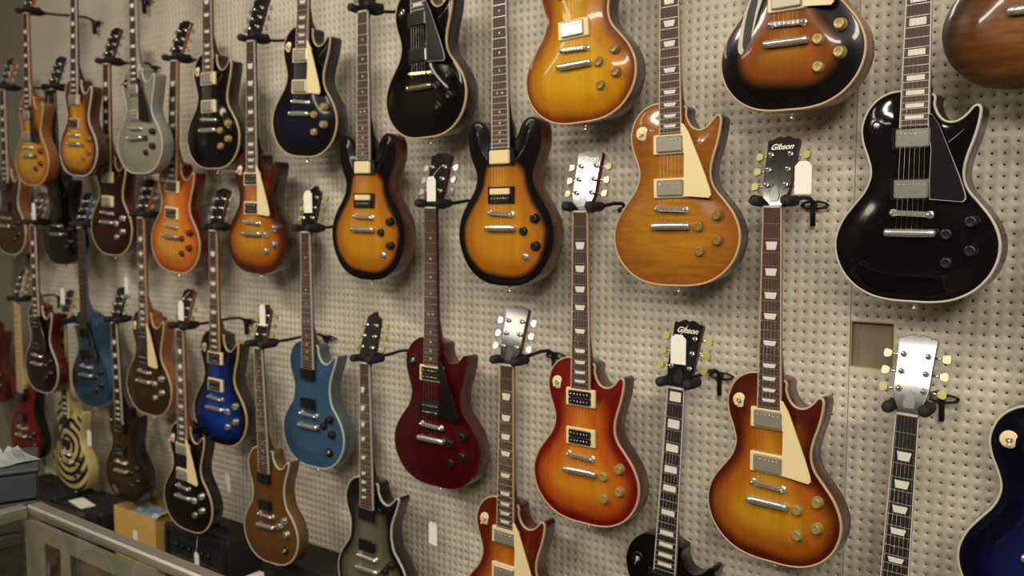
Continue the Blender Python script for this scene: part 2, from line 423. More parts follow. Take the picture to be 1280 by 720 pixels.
def inlay_mesh(kind, k):
    z0, z1 = fretz(k - 1), fretz(k); zc = (z0 + z1) / 2; hh = (z0 - z1) / 2; mb = MB(); w_ = nw(zc)
    if kind == 'dot':
        xs = (-.009, .009) if k in (12, 24) else (0,)
        for x in xs: mb.lathe([(.0032, 0), (.0032, .0004)], 12, (x, 0, zc))
    elif kind == 'block': mb.plate([(-w_ * .66, zc + hh * .66), (w_ * .66, zc + hh * .66), (w_ * .66, zc - hh * .66), (-w_ * .66, zc - hh * .66)], -.0005, .001)
    elif kind == 'flag': mb.plate([(-w_ * .7, zc + hh * .6), (w_ * .1, zc + hh * .6), (-w_ * .25, zc - hh * .6), (-w_ * .7, zc - hh * .6)], -.0005, .001)
    else: mb.plate([(-w_ * .62, zc + hh * .58), (w_ * .62, zc + hh * .58), (w_ * .46, zc - hh * .58), (-w_ * .46, zc - hh * .58)], -.0005, .001)
    return mb.mesh('inlay', [PEARL])
def nut_mesh(): return MB().box(-.0216, .0216, -.0015, .012, 0, .0055, b=.001).mesh('nut', [WBIND])

HEAD = [(-21.5, 2), (-22, 12), (-28, 26), (-35, 38), (-38, 56), (-38.5, 100), (-40, 150), (-42, 176), (-40, 180), (-30, 180), (-20, 186), (-10, 189), (-3, 186)]
HEAD = HEAD + [(0, 184)] + [(-x, z) for x, z in reversed(HEAD)]
HEAD3 = [(-21.5, 2), (-22, 14), (-31, 30), (-36, 42), (-37, 70), (-34, 130), (-31, 168), (-22, 176), (-6, 186)]
HEAD3 = HEAD3 + [(2, 190)] + [(-x, z - 6) for x, z in reversed(HEAD3)]
STH = [(-21.5, 2), (-22, 20), (-30, 40), (-31, 60), (-33, 120), (-36, 165), (-26, 190), (-6, 196), (14, 186), (20, 170), (12, 150), (16, 120), (21, 70), (22, 30), (21.5, 2)]
def head_mesh(pts):
    pts = [(x * (.90 if z > 30 else 1), z * .88) for x, z in pts]
    return MB().plate([(x / 1000, z / 1000) for x, z in pts], .001, .0155, 0, .0012, 1).mesh('headstock', [BLACKP, BLACKP])
def tuner_mesh(side):
    mb = MB()
    mb.lathe([(.0062, -.001), (.0062, .0015), (.0052, .002), (.003, .0025), (.0028, .009), (.0034, .0095), (.003, .011)], 14, (0, 0, 0), 0)
    mb.tube([(side * .010, .012, 0), (side * .026, .012, 0)], .0028, 8, 0)
    mb.add(*_keyst(side), 1)
    return mb.mesh('tuner', [CHROME, GREENKEY])
def _keyst(side):
    x0 = side * .025
    P = [(0, -.0052), (.006, -.0085), (.013, -.009), (.016, -.005), (.016, .005), (.013, .009), (.006, .0085), (0, .0052)]
    V = [(x0 + side * a, .0085, b) for a, b in P] + [(x0 + side * a, .0155, b) for a, b in P]; n_ = 8
    return V, [tuple(range(8)), tuple(range(8, 16))] + [(i, (i + 1) % 8, 8 + (i + 1) % 8, 8 + i) for i in range(8)]
def truss_mesh(): return MB().plate([(-.010, .012), (-.012, .026), (-.007, .040), (0, .050), (.007, .040), (.012, .026), (.010, .012)], -.0008, .002).mesh('truss_rod_cover', [BLACKP])
def logo_mesh():
    cu = bpy.data.curves.new('logo', 'FONT'); cu.body = 'Gibson'; cu.size = .019; cu.shear = .35; cu.extrude = .0003; cu.align_x = 'CENTER'; cu.offset = .0004
    o = bpy.data.objects.new('t', cu); C.objects.link(o)
    dg = bpy.context.evaluated_depsgraph_get(); me = bpy.data.meshes.new_from_object(o.evaluated_get(dg))
    bpy.data.objects.remove(o); me.name = 'logo'; me.materials.clear(); me.materials.append(PEARL)
    return me
def ring_mesh():
    return MB().box(-.0455, .0455, -.0055, .004, -.0235, .0235, b=.002).mesh('pickup_ring', [CREAM])
def cover_mesh(kind):
    mb = MB()
    if kind == 'open':
        for s in (-1, 1):
            mb.box(-.034, .034, -.0115, 0, s * .0095 - .0085, s * .0095 + .0085, b=.002)
            for k in range(6): mb.lathe([(.0022, .011), (.0022, .0122)], 8, (-.025 + k * .010, 0, s * .0095), 1)
    elif kind == 'zebra':
        mb.box(-.034, .034, -.0115, 0, .001, .018, b=.002, mi=2); mb.box(-.034, .034, -.0115, 0, -.018, -.001, b=.002)
        for k in range(6): mb.lathe([(.0022, .011), (.0022, .0122)], 8, (-.025 + k * .010, 0, -.0095), 1)
    else:
        mb.box(-.0345, .0345, -.0125, 0, -.019, .019, b=.0028)
        if kind != 'emg':
            for k in range(6): mb.lathe([(.0018, .012), (.0018, .0132)], 8, (-.025 + k * .010, 0, .009), 1)
    return mb.mesh('pickup', [CHROME, NICKEL, CREAM])
def bridge_mesh():
    mb = MB()
    mb.box(-.041, .041, -.014, -.003, -.0058, .0058, b=.003)
    for k in range(6): mb.box(-.0290 + k * .0105, -.0240 + k * .0105, -.0162, -.012, -.0045, .0045, b=.001)
    for s in (-1, 1): mb.lathe([(.0085, -.006), (.0085, .0035), (.007, .0045), (.0035, .005), (.0035, .0165)], 14, (s * .037, 0, 0))
    return mb.mesh('bridge', [CHROME])
def tail_mesh():
    mb = MB()
    V = []; n_ = 12; xs = [(-.052, .2), (-.0515, .7), (-.048, 1), (-.034, 1), (0, 1.06), (.034, 1), (.048, 1), (.0515, .7), (.052, .2)]
    for x, k in xs:
        for i in range(n_):
            a = 2 * PI * i / n_; V.append((x, -.0115 + .0065 * k * math.sin(a), .0085 * k * math.cos(a)))
    F = [(j * n_ + i, j * n_ + (i + 1) % n_, (j + 1) * n_ + (i + 1) % n_, (j + 1) * n_ + i) for j in range(len(xs) - 1) for i in range(n_)]
    F += [tuple(range(n_)), tuple((len(xs) - 1) * n_ + i for i in range(n_))]
    mb.add(V, F, 0, True)
    for s in (-1, 1): mb.lathe([(.0075, -.006), (.0075, .006), (.0055, .007), (.0055, .0185), (.0045, .0195)], 14, (s * .043, 0, 0))
    return mb.mesh('tailpiece', [CHROME])
def knob_mesh():
    mb = MB(); mb.lathe([(.0135, -.004), (.0138, .002), (.0125, .003), (.0115, .0135), (.0100, .0155), (.008, .0150)], 20)
    return mb.mesh('knob', [GOLDK])
def toggle_mesh():
    mb = MB(); mb.lathe([(.0175, -.004), (.0175, .0012), (.016, .0022), (.007, .0022)], 22, mi=0)
    mb.lathe([(.0065, .0015), (.0065, .0045), (.005, .005)], 12, mi=1)
    mb.tube([(0, -.004, 0), (.002, -.016, -.005)], [.0018, .0018], 8, 1); mb.tube([(.002, -.014, -.004), (.0035, -.022, -.0075)], [.0024, .0036], 8, 0)
    return mb.mesh('toggle_switch', [CREAM, CHROME])
GUARD = [(29, -432), (36, -434), (50, -456), (72, -510), (92, -560), (103, -592), (105, -604), (99, -610), (60, -606), (38, -604), (36, -560), (37, -505), (36, -497), (31, -460)]
def guard_mesh(): return MB().plate([(x / 1000, z / 1000) for x, z in GUARD], -.0035, -.0008, 0, .0006).mesh('pickguard', [CREAM])
def guardb_mesh():
    cx = sum(p[0] for p in GUARD) / len(GUARD); cz = sum(p[1] for p in GUARD) / len(GUARD)
    return MB().plate([((cx + (x - cx) * 1.035) / 1000, (cz + (z - cz) * 1.012) / 1000) for x, z in GUARD], -.0028, -.0004).mesh('pickguard_edge', [WBIND])
def string_mesh(i):
    x0, x1 = (-.0175 + .007 * i), (-.0265 + .0105 * i); r = .00026 - .00003 * i
    return MB().tube([(x0, -.0022, .002), (x1, -.0040, -.6285), (x1, -.006, -.672)], r, 5).mesh('string', [STRING])
def jack_mesh(): return MB().lathe([(.015, -.003), (.015, .003), (.009, .0035), (.009, .008), (.0045, .008)], 16).mesh('output_jack', [CHROME])
def pin_mesh(): return MB().lathe([(.006, 0), (.0035, -.004), (.0035, -.010), (.0065, -.014), (.0065, -.017)], 14, (0, 0, 0), 0, 'z').mesh('strap_button', [CHROME])
def fhole_mesh():
    P = [(-108, -640), (-100, -600), (-86, -566), (-72, -560), (-68, -572), (-76, -600), (-84, -640), (-88, -668), (-98, -682), (-110, -674)]
    P = catmull(P, 4); cx = sum(p[0] for p in P) / len(P); cz = sum(p[1] for p in P) / len(P)
    def sc(k, q): return [((cx + (x - cx) * k) / 1000, (cz + (z - cz) * q) / 1000) for x, z in P]
    mb = MB(); mb.plate(sc(1.35, 1.1), .0085, .014, 1); mb.plate(sc(.82, .96), .0078, .012, 0)
    return mb.mesh('f_hole', [EBONY, WBIND])

def recolor(o, *ms):
    for i, m in enumerate(ms):
        if m is None: continue
        o.material_slots[i].link = 'OBJECT'; o.material_slots[i].material = m
    return o
MAHO = lacq('mahogany_back', (.075, .018, .008)); DKBACK = lacq('black_back', (.008, .006, .006)); REDBACK = lacq('cherry_back', (.085, .010, .006))
ORBACK = lacq('orange_brown_back', (.26, .085, .022)); MAPLEN = lacq('maple_neck', (.52, .36, .17)); GREYBACK = lacq('grey_back', (.05, .05, .05))

def guitar(pos, S, label):
    x, z, roll, s = pos[:4]; gap = pos[4] if len(pos) > 4 else .218
    k = S['kind']; near = S.get('near', True)
    g = thing('electric_guitar', label, 'guitar', (x, -gap, z), (R(S.get('lean', 0)), R(-roll), R(S.get('yaw', 0))), 'electric guitars hanging on the pegboard wall', s)
    bm, bd = cached(('body', k), lambda: body_mesh(k, .75 if k in ('ec', 'st') else 1.0))
    body = recolor(link('body', bm, g), S['top'], S['side'])
    if S.get('bind'): recolor(link('binding', bd, g), S['bind'])
    nk = recolor(link('neck', cached('neck', neck_mesh), g), S.get('neck', S['side']))
    nf = S.get('frets', 22)
    fb_, fbb = cached(('board', nf), lambda: board_mesh(nf))
    fb = recolor(link('fretboard', fb_, g), S.get('board', ROSE))
    if S.get('nbind', S.get('bind')): recolor(link('fretboard_binding', fbb, fb), S.get('nbind') or S['bind'])
    fu = cached('fret', fret_unit)
    for i in range(1, nf + 1):
        zz = fretz(i); link('fret', fu, fb, (0, 0, zz), scale=(nw(zz) - .0008, 1, 1))
    ik = S.get('inlay', 'trap')
    if ik:
        pos_i = [3, 5, 7, 9, 12, 15, 17, 19, 21]
        if ik == 'block': pos_i = [1] + pos_i
        for i in pos_i: link('inlay', cached(('in', ik, i), lambda: inlay_mesh(ik, i)), fb)
    link('nut', cached('nut', nut_mesh), g)
    # headstock leans back 17 degrees
    hp = {'st': STH, 'ec': HEAD3}.get(k, HEAD)
    hs = recolor(link('headstock', cached(('head', k if k in ('st', 'ec') else 'lp'), lambda: head_mesh(hp)), g, (0, .0015, .004), (R(-17), 0, 0)), S.get('head', HEADM), S.get('neck', S['side']))
    key = S.get('key', CHROME)
    for j in range(3):
        for sd in (-1, 1):
            recolor(link('tuner', cached(('tuner', sd), lambda: tuner_mesh(sd)), hs, (sd * .0235, 0, .050 + .036 * j)), S.get('metal', CHROME), key)
    link('truss_rod_cover', cached('truss', truss_mesh), hs)
    if S.get('logo'): link('logo', cached('logo', logo_mesh), hs, (0, -.0003, .134), (R(90), 0, 0))
    metal = S.get('metal', CHROME)
    ytop = Y_EDGE - Y_CARVE
    ring, cov, pk = S.get('ring', CREAM), S.get('cover', 'metal'), S.get('pu', NICKEL)
    dz = -.012 if k == 'ec' else 0
    if k == 'dc': dz = .0
    for which, zz in (('neck', -.479), ('bridge', -.583)):
        if which == 'neck' and S.get('one_pickup'): continue
        cc = S.get('neck_cover', cov) if which == 'neck' else cov
        pc = S.get('neck_pu', pk) if which == 'neck' else pk
        p = recolor(link('pickup', cached(('pu', cc), lambda: cover_mesh(cc)), g, (0, ytop - .001, zz + dz)), COIL if cc in ('open', 'zebra') else pc, metal)
        rc = S.get('neck_ring', ring) if which == 'neck' else ring
        if rc: recolor(link('pickup_ring', cached('ring', ring_mesh), p), rc)
    recolor(link('bridge', cached('bridge', bridge_mesh), g, (0, ytop + .001, -.634), (0, R(3), 0)), metal)
    recolor(link('tailpiece', cached('tail', tail_mesh), g, (0, ytop + .001, -.674)), metal)
    kn = S.get('knobs', GOLDK)
    if k == 'ec': kp = [(.074, -.664), (.112, -.690), (.100, -.640)]
    elif k == 'dc': kp = [(.112, -.648), (.076, -.682), (.114, -.722)]
    else: kp = [(.116, -.650), (.071, -.676), (.117, -.708), (.073, -.734)]
    for kx, kz in kp: recolor(link('knob', cached('knob', knob_mesh), g, (kx, Y_EDGE - .007, kz)), kn)
    if k == 'dc': recolor(link('output_jack', cached('jack', jack_mesh), g, (.080, Y_EDGE - .006, -.752)), metal)
    if S.get('toggle', CREAM) and k not in ('dc',):
        tp = (-.080, -.448) if k != 'ec' else (.092, -.755)
        recolor(link('toggle_switch', cached('toggle', toggle_mesh), g, (tp[0], Y_EDGE - .006, tp[1])), S.get('toggle', CREAM), metal)
    if S.get('guard'):
        pg = recolor(link('pickguard', cached('guard', guard_mesh), g), S['guard'])
        if S.get('guard_edge'): link('pickguard_edge', cached('guardb', guardb_mesh), pg)
    if S.get('fhole'): link('f_hole', cached('fh', fhole_mesh), g)
    if near:
        for i in range(6): link('string', cached(('str', i), lambda: string_mesh(i)), g)
    zb = {'lp': -.819, 'ec': -.825, 'dc': -.836, 'st': -.800}[k]
    link('strap_button', cached('pin', pin_mesh), g, (0, .043, zb))
    return g

# ------------------------------------------------------------------ wall hangers (one per guitar)
def yoke_mesh():
    mb = MB()
    mb.tube([(-.046, .040, .012), (-.030, .040, .010), (.030, .040, .010), (.046, .040, .012)], [.011, .013, .013, .011], 12)
    for s in (-1, 1):
        mb.tube([(s * .037, .042, .010), (s * .037, .015, .010), (s * .037, -.016, .012), (s * .037, -.022, .013)], [.0125, .0130, .0130, .009], 12)
    mb.tube([(0, .040, .010), (0, .060, .010), (0, .085, .010)], [.017, .017, .010], 12)
    return mb.mesh('padded_yoke', [FOAM])
def arm_mesh():
    return MB().tube([(0, .07, .010), (.008, .11, .013), (.018, .150, .020), (.026, .178, .020), (.030, .192, .010), (.031, .196, -.012), (.031, .197, -.050)], [.0055, .0055, .0055, .0055, .006, .0065, .0065], 10).mesh('arm', [STEELB])
def bracket_mesh():
    mb = MB(); pts = []
    for a in range(13):
        t = 2 * PI * a / 12; pts.append((.031 + .034 * math.cos(t), .204, .002 + .009 * math.sin(t)))
    mb.tube(pts, .0028, 8)
    for s in (-1, 1): mb.tube([(.031 + s * .030, .204, .002), (.031 + s * .030, .224, .002)], .003, 8)
    mb.box(.025, .037, .190, .212, -.010, .012, b=.002)
    return mb.mesh('wall_bracket', [STEELB])
def hanger(pos, label):
    x, z, roll, s = pos[:4]; gap = pos[4] if len(pos) > 4 else .218
    h = thing('guitar_hanger', label, 'guitar hanger', (x, -gap, z + .006), group='padded hangers on the pegboard wall')
    link('padded_yoke', cached('yoke', yoke_mesh), h)
    e = gap - .218                      # longer arms hold some guitars further off the wall
    link('arm', cached('arm', arm_mesh), h, (0, -.07 * e / .134, 0), scale=(1, 1 + e / .134, 1)) if e else link('arm', cached('arm', arm_mesh), h)
    link('wall_bracket', cached('bracket', bracket_mesh), h, (0, e, 0))
    return h

# ------------------------------------------------------------------ price tags
def tag_mesh():
    P = [(-.021, -.037), (.021, -.037), (.021, .026), (.010, .037), (-.010, .037), (-.021, .026)]
    mb = MB().plate(P, -.0005, .0005); mb.lathe([(.0035, .0004), (.0035, .0009), (.002, .0009)], 10, (0, 0, .028))
    return mb.mesh('price_tag', [PAPER])
def tag(loc, label, up=.04, rot=0, dx=.0, back=.03):
    o = thing('price_tag', label, 'price tag', loc, (0, R(rot), R(random.uniform(-12, 4))), 'price tags hanging from guitars')
    link('card', cached('tag', tag_mesh), o)
    link('string_loop', MB().tube([(0, -.001, .028), (dx * .5, back * .4, .028 + up * .5), (dx, back, .028 + up)], .0009, 6).mesh('string_loop', [THREAD]), o)

# ------------------------------------------------------------------ styles and the guitars themselves
def burst(name, a, m, c, w0=.014, w1=.05, w2=.105, **kw): return finish(name, [(w0, c), (w1, m), (w2, a)], **kw)
def solid(name, c, **kw): return finish(name, [(0, c), (.15, c)], **kw)
K0 = (.005, .004, .005)
G = {}
def S(**k): return k
G['A1'] = ((-4.096, 2.534, -3.2, 0.919, .325), S(kind='lp', near=False, top=burst('amber_top', (.62, .33, .045), (.56, .27, .03), (.40, .15, .02)), side=ORBACK, bind=BIND, guard=BLACKP, knobs=DARKK, pu=CHROME, ring=BIND, toggle=BLACKP),
    'plain amber single-cutaway guitar with black pickguard, upper left', 'amber guitar with black pickguard')
G['A2'] = ((-3.675, 2.571, -3.9, 0.925, .325), S(kind='lp', near=False, top=burst('amber_burst_far', (.68, .36, .03), (.5, .2, .02), (.10, .02, .008)), side=MAHO, bind=WBIND, cover='open', neck_cover='metal', neck_pu=CHROME, ring=BIND, knobs=AMBERK, toggle=None),
    'yellow amber sunburst guitar with white binding hanging left of the silver guitar', 'yellow amber guitar left of the silver one')
G['A3'] = ((-3.231, 2.585, -1.4, 0.945, .325), S(kind='lp', near=False, top=solid('silver_top', (.36, .36, .31), grain=.05, metal=.3), side=lacq('silver_side', (.30, .30, .26)), bind=WBIND, guard=BLACKP, knobs=BLACKK, pu=CHROME, ring=BIND, toggle=BLACKP),
    'silver grey single-cutaway guitar with black pickguard and white binding', 'silver grey guitar')
G['A4'] = ((-2.908, 2.631, -1.5, 0.985), S(kind='lp', top=solid('black_top', K0, grain=0, rough=.1), side=DKBACK, bind=BIND, ring=CREAM, pu=NICKEL, knobs=GOLDK, nbind=BIND),
    'black single-cutaway guitar with cream pickup rings and no pickguard, top row', 'black guitar with cream pickup rings')
G['A5'] = ((-2.352, 2.666, -4.3, 1.000), S(kind='lp', top=burst('midnight_top', (.005, .005, .026), (.004, .004, .018), K0, grain=0), side=DKBACK, bind=BIND, guard=CREAM, ring=CREAM, pu=NICKEL, knobs=GOLDK),
    'midnight blue-black guitar with cream pickguard and gold knobs, top row', 'midnight blue guitar with cream pickguard')
G['A6'] = ((-1.864, 2.732, 1.4, 1.035), S(kind='lp', top=solid('black_top', K0, grain=0, rough=.1), side=DKBACK, bind=BIND, guard=BLACKP, guard_edge=True, ring=BLACKP, cover='emg', pu=BLACKP, metal=GOLD, yaw=-3, knobs=BLACKK, toggle=BLACKP, inlay='block', board=EBONY),
    'black guitar with gold hardware and bound black pickguard at top edge', 'black guitar with gold hardware')
G['A7'] = ((-1.331, 2.746, 3.1, 1.04), S(kind='lp', top=burst('bright_amber_burst', (.72, .38, .010), (.60, .24, .010), (.20, .03, .010), .004, .040, .085), side=MAHO, bind=BIND, ring=CREAM, pu=CHROME, knobs=AMBERK, guard=None),
    'bright yellow amber sunburst guitar cut off by the top edge, no pickguard', 'bright yellow amber guitar at top')
G['A8'] = ((-0.722, 2.741, -0.2, 1.040), S(kind='lp', top=burst('tobacco_burst', (.42, .155, .016), (.26, .07, .010), K0, .042, .075, .13), side=ORBACK, bind=BIND, guard=CREAM, ring=CREAM, pu=NICKEL, knobs=GOLDK, yaw=-5, fhole=True),
    'dark tobacco sunburst guitar with bound sound hole, top of the picture', 'tobacco sunburst guitar at top')
G['A9'] = ((-0.231, 2.749, 0.1, 1.040), S(kind='lp', top=burst('walnut_burst', (.26, .09, .02), (.14, .05, .012), (.035, .018, .006), .005, .05, .12, flame=True, grain=.35), side=MAHO, bind=None, nbind=BIND, ring=CREAM, pu=NICKEL, knobs=AMBERK),
    'figured brown guitar in the upper right corner of the wall', 'brown guitar in upper right corner')
G['B0'] = ((-4.598, 2.257, -2.2, 0.98), S(kind='lp', near=False, top=solid('walnut_top', (.075, .035, .018)), side=ORBACK, bind=WBIND, ring=BLACKP, cover='open', knobs=BLACKK, toggle=BLACKP, nbind=WBIND),
    'dark walnut guitar with white binding at the far left edge', 'walnut guitar at far left')
G['B1'] = ((-4.112, 2.217, -0.4, 0.97), S(kind='lp', near=False, top=solid('black_top', K0, grain=0, rough=.1), side=DKBACK, bind=None, ring=BLACKP, cover='emg', pu=BLACKP, knobs=BLACKK, toggle=BLACKP, inlay=None, board=EBONY),
    'all black guitar without binding and with plain fretboard', 'all black guitar')
G['B2'] = ((-3.636, 2.283, -3.2, 0.985), S(kind='lp', near=False, top=burst('wine_black_top', (.045, .006, .010), (.03, .004, .006), (.015, .003, .004)), side=lacq('dark_wine_back', (.035, .005, .006)), neck=REDBACK, bind=BIND, ring=CREAM, knobs=SILVERK, pu=NICKEL),
    'very dark wine guitar with cream binding, left of the orange sunburst', 'dark wine guitar left of the orange one')
G['B3'] = ((-3.139, 2.244, -4.8, 1.009), S(kind='lp', near=True, top=burst('orange_burst', (.70, .30, .05), (.62, .17, .02), (.36, .055, .012), .004, .04, .09), side=REDBACK, bind=BIND, neck=ORBACK, ring=CREAM, cover='open', knobs=DARKK),
    'orange sunburst guitar with dark red knobs and black pickup coils', 'orange sunburst guitar')
G['B4'] = ((-2.661, 2.264, -1.5, 1.010), S(kind='lp', top=burst('iced_tea_burst', (.60, .25, .025), (.44, .13, .012), (.07, .013, .005), .014, .055, .11), side=lacq('tea_back', (.03, .010, .006)), bind=None, nbind=WBIND, neck=DKBACK, guard=CREAM, ring=CREAM, cover='open', knobs=SILVERK),
    'brown sunburst guitar with cream pickguard above the royal blue guitar', 'brown sunburst guitar above the blue one')
DCS = dict(kind='dc', top=burst('vintage_sunburst', (.60, .26, .018), (.46, .15, .012), K0, .020, .040, .095), side=lacq('red_brown_back', (.075, .018, .008)), neck=DKBACK, bind=None, nbind=WBIND, ring=BLACKP, cover='zebra', neck_cover='emg', neck_pu=CREAM, neck_ring=BLACKP, knobs=BLACKK, inlay='dot', board=ROSE, toggle=None)
G['B5'] = ((-2.090, 2.290, -0.9, 1.018), dict(DCS), 'smaller-looking left one of two double-cutaway black-edged sunburst guitars', 'left double-cutaway sunburst guitar')
G['B6'] = ((-1.544, 2.307, 0.3, 1.03), dict(DCS), 'right one of two double-cutaway black-edged sunburst guitars, beside the panel seam', 'right double-cutaway sunburst guitar')
G['B7'] = ((-1.021, 2.323, 1.3, 1.040), S(kind='lp', top=burst('honey_flame', (.50, .21, .022), (.44, .165, .02), (.33, .11, .018), .002, .04, .10, flame=True, grain=.2), side=MAHO, bind=BIND, guard=CREAM, ring=CREAM, pu=NICKEL, knobs=AMBERK),
    'honey flame-top guitar with cream pickguard in the middle of the right half', 'honey flame-top guitar')
G['B8'] = ((-0.446, 2.299, -0.1, 1.020), S(kind='lp', yaw=-7, guard_edge=True, top=solid('black_top', K0, grain=0, rough=.1), side=DKBACK, bind=WBIND, guard=BLACKP, ring=BLACKP, pu=CHROME, knobs=BLACKK, toggle=BLACKP, inlay='block', nbind=WBIND),
    'large glossy black guitar with white binding and chrome pickups, right side', 'large glossy black guitar')
G['C0'] = ((-4.863, 1.468, -3.7, 0.97), S(kind='lp', near=False, top=solid('dark_red_top', (.09, .006, .008)), side=lacq('red_side', (.07, .006, .006)), bind=None, nbind=BIND, ring=BLACKP, cover='open', knobs=BLACKK, toggle=BLACKP),
    'dark red guitar cut off by the left edge of the picture', 'dark red guitar at left edge')
G['C1'] = ((-4.118, 1.603, -1.1, 0.934, .325), S(kind='lp', near=False, top=solid('black_cherry_top', (.022, .003, .005)), side=REDBACK, neck=lacq('purple_brown_neck', (.14, .045, .03)), bind=WBIND, guard=BLACKP, ring=BLACKP, cover='open', knobs=BLACKK, toggle=BLACKP),
    'black cherry guitar with white binding left of the metallic blue guitar', 'black cherry guitar at left')
G['C2'] = ((-3.909, 1.593, 0.7, 0.984), S(kind='lp', near=False, top=solid('metallic_blue', (.035, .085, .16), grain=.06, metal=.3), side=lacq('blue_side', (.035, .08, .15)), bind=None, guard=BLACKP, ring=BLACKP, cover='emg', pu=BLACKP, knobs=BLACKK, toggle=BLACKP, inlay=None, neck=lacq('blue_side', (.035, .08, .15))),
    'metallic blue guitar with black pickguard and no binding', 'metallic blue guitar')
G['C3'] = ((-3.413, 1.637, -1.0, 1.011), S(kind='lp', near=True, top=solid('brown_top', (.045, .022, .010)), side=ORBACK, bind=BIND, guard=CREAM, ring=BLACKP, cover='open', knobs=SILVERK, toggle=CREAM, neck=ORBACK),
    'dark brown guitar with cream pickguard and orange-brown sides', 'dark brown guitar with orange sides')
G['C4'] = ((-2.916, 1.589, -1.3, 1.014), S(kind='lp', top=burst('royal_blue_burst', (.007, .05, .36), (.005, .022, .19), (.002, .003, .012), .012, .05, .095, flame=True, grain=.12), side=DKBACK, bind=BIND, neck=MAHO, ring=CREAM, pu=NICKEL, cover='open', knobs=SILVERK),
    'royal blue burst guitar with cream binding and chrome knobs', 'royal blue burst guitar')
G['C5'] = ((-2.386, 1.589, -0.2, 0.999), S(kind='ec', frets=24, key=GREENKEY, top=solid('steel_blue', (.045, .105, .23), grain=.04), side=lacq('steel_blue_side', (.06, .09, .12)), bind=WBIND, ring=None, cover='emg', pu=BLACKP, knobs=BLACKK, toggle=BLACKP, inlay='dot', neck=lacq('dark_brown_neck', (.05, .03, .02))),
    'steel blue guitar with pale binding and black pickups', 'steel blue guitar')
G['C6'] = ((-1.808, 1.669, -0.4, 1.057), S(kind='lp', top=solid('wine_red_top', (.062, .004, .008), grain=.08), side=lacq('wine_red_side', (.06, .004, .008)), bind=None, nbind=None, guard=BLACKP, ring=BLACKP, cover='open', neck_cover='open', neck_ring=CREAM, knobs=BLACKK, toggle=BLACKP, inlay='dot'),
    'wine red guitar without binding, black pickguard, hanging left of the seam', 'wine red guitar')
G['C7'] = ((-1.272, 1.656, 0.4, 1.045), S(kind='lp', yaw=-2, top=burst('cherry_burst', (.68, .24, .022), (.56, .11, .015), (.19, .008, .008), .012, .048, .090), side=REDBACK, bind=BIND, ring=CREAM, cover='open', knobs=GOLDK, key=GREENKEY, logo=True),
    'cherry red sunburst guitar without pickguard in the lower middle', 'cherry sunburst guitar')
G['C8'] = ((-0.747, 1.666, 0.4, 1.035), S(kind='lp', yaw=-7, top=burst('honey_burst', (.58, .28, .018), (.44, .12, .012), (.085, .012, .007), .008, .045, .10), side=REDBACK, bind=BIND, guard=CREAM, ring=CREAM, pu=NICKEL, knobs=GOLDK, key=GREENKEY, logo=True, neck=MAHO),
    'honey and dark red sunburst guitar with cream pickguard, lower right', 'honey burst guitar, lower right')
G['C9'] = ((-0.169, 1.662, 0.7, 1.040), S(kind='lp', top=burst('deep_blue_burst', (.004, .010, .11), (.003, .006, .07), (.002, .002, .012), .03, .07, .12, grain=0), side=DKBACK, bind=WBIND, ring=CREAM, pu=NICKEL, knobs=GOLDK),
    'deep blue-black guitar cut off by the right edge of the picture', 'deep blue guitar at right edge')
G['D0'] = ((-4.560, 1.222, -0.2, 0.991), S(kind='st', near=False, top=solid('sparkle_red', (.17, .008, .008)), side=DKBACK, bind=None, nbind=None, neck=MAPLEN, board=MAPLEN, ring=BLACKP, cover='open', knobs=BLACKK, toggle=None, inlay='dot'),
    'red double-cutaway guitar with pale maple neck low at the left', 'red guitar with maple neck')
G['D1'] = ((-4.105, 1.148, -0.8, 0.966), S(kind='lp', near=False, top=finish('bullseye_top', [(0, (.62, .52, .24)), (1, (.015, .012, .01))], grain=0, rings=True), side=lacq('cream_side', (.52, .42, .17)), bind=None, nbind=CREAM, neck=MAPLEN, ring=None, cover='emg', pu=BLACKP, knobs=BLACKK, toggle=None, inlay='block'),
    'cream guitar painted with black bullseye rings', 'bullseye guitar')
G['D2'] = ((-3.652, 1.183, 1.7, 0.96), S(kind='lp', near=False, top=burst('dark_olive_brown', (.055, .032, .012), (.04, .024, .010), (.02, .012, .006)), side=DKBACK, bind=None, nbind=WBIND, ring=BLACKP, cover='open', knobs=BLACKK, toggle=BLACKP, board=EBONY),
    'dull dark brown guitar above the cardboard box', 'dull brown guitar above the box')
G['D3'] = ((-3.012, 1.213, -0.8, 0.965, .31), S(kind='lp', top=solid('black_top', K0, grain=0, rough=.1), side=DKBACK, bind=BIND, guard=CREAM, ring=CREAM, pu=NICKEL, knobs=SILVERK, neck=ORBACK),
    'black guitar with cream pickguard and cream binding, bottom row', 'black guitar in the bottom row')
G['D4'] = ((-2.538, 1.185, 2.0, 0.933, .31), S(kind='ec', frets=24, key=GREENKEY, top=solid('bronze_top', (.165, .070, .016), grain=.06, metal=.2), side=lacq('bronze_side', (.17, .085, .022)), bind=WBIND, ring=None, cover='emg', pu=BLACKP, knobs=SILVERK, toggle=BLACKP, inlay='dot', neck=lacq('bronze_neck', (.12, .06, .02))),
    'bronze brown guitar with pale binding and two black pickups, bottom row', 'bronze brown guitar')
G['D5'] = ((-2.105, 1.163, 0.1, 1.030), S(kind='ec', frets=24, key=GREENKEY, top=burst('grey_burst', (.15, .145, .10), (.10, .10, .075), (.008, .008, .008), .012, .035, .07), side=DKBACK, bind=WBIND, ring=None, cover='emg', pu=BLACKP, knobs=BLACKK, toggle=BLACKP, inlay='flag', neck=DKBACK),
    'grey guitar with black burst edge and white binding, bottom row', 'grey burst guitar')
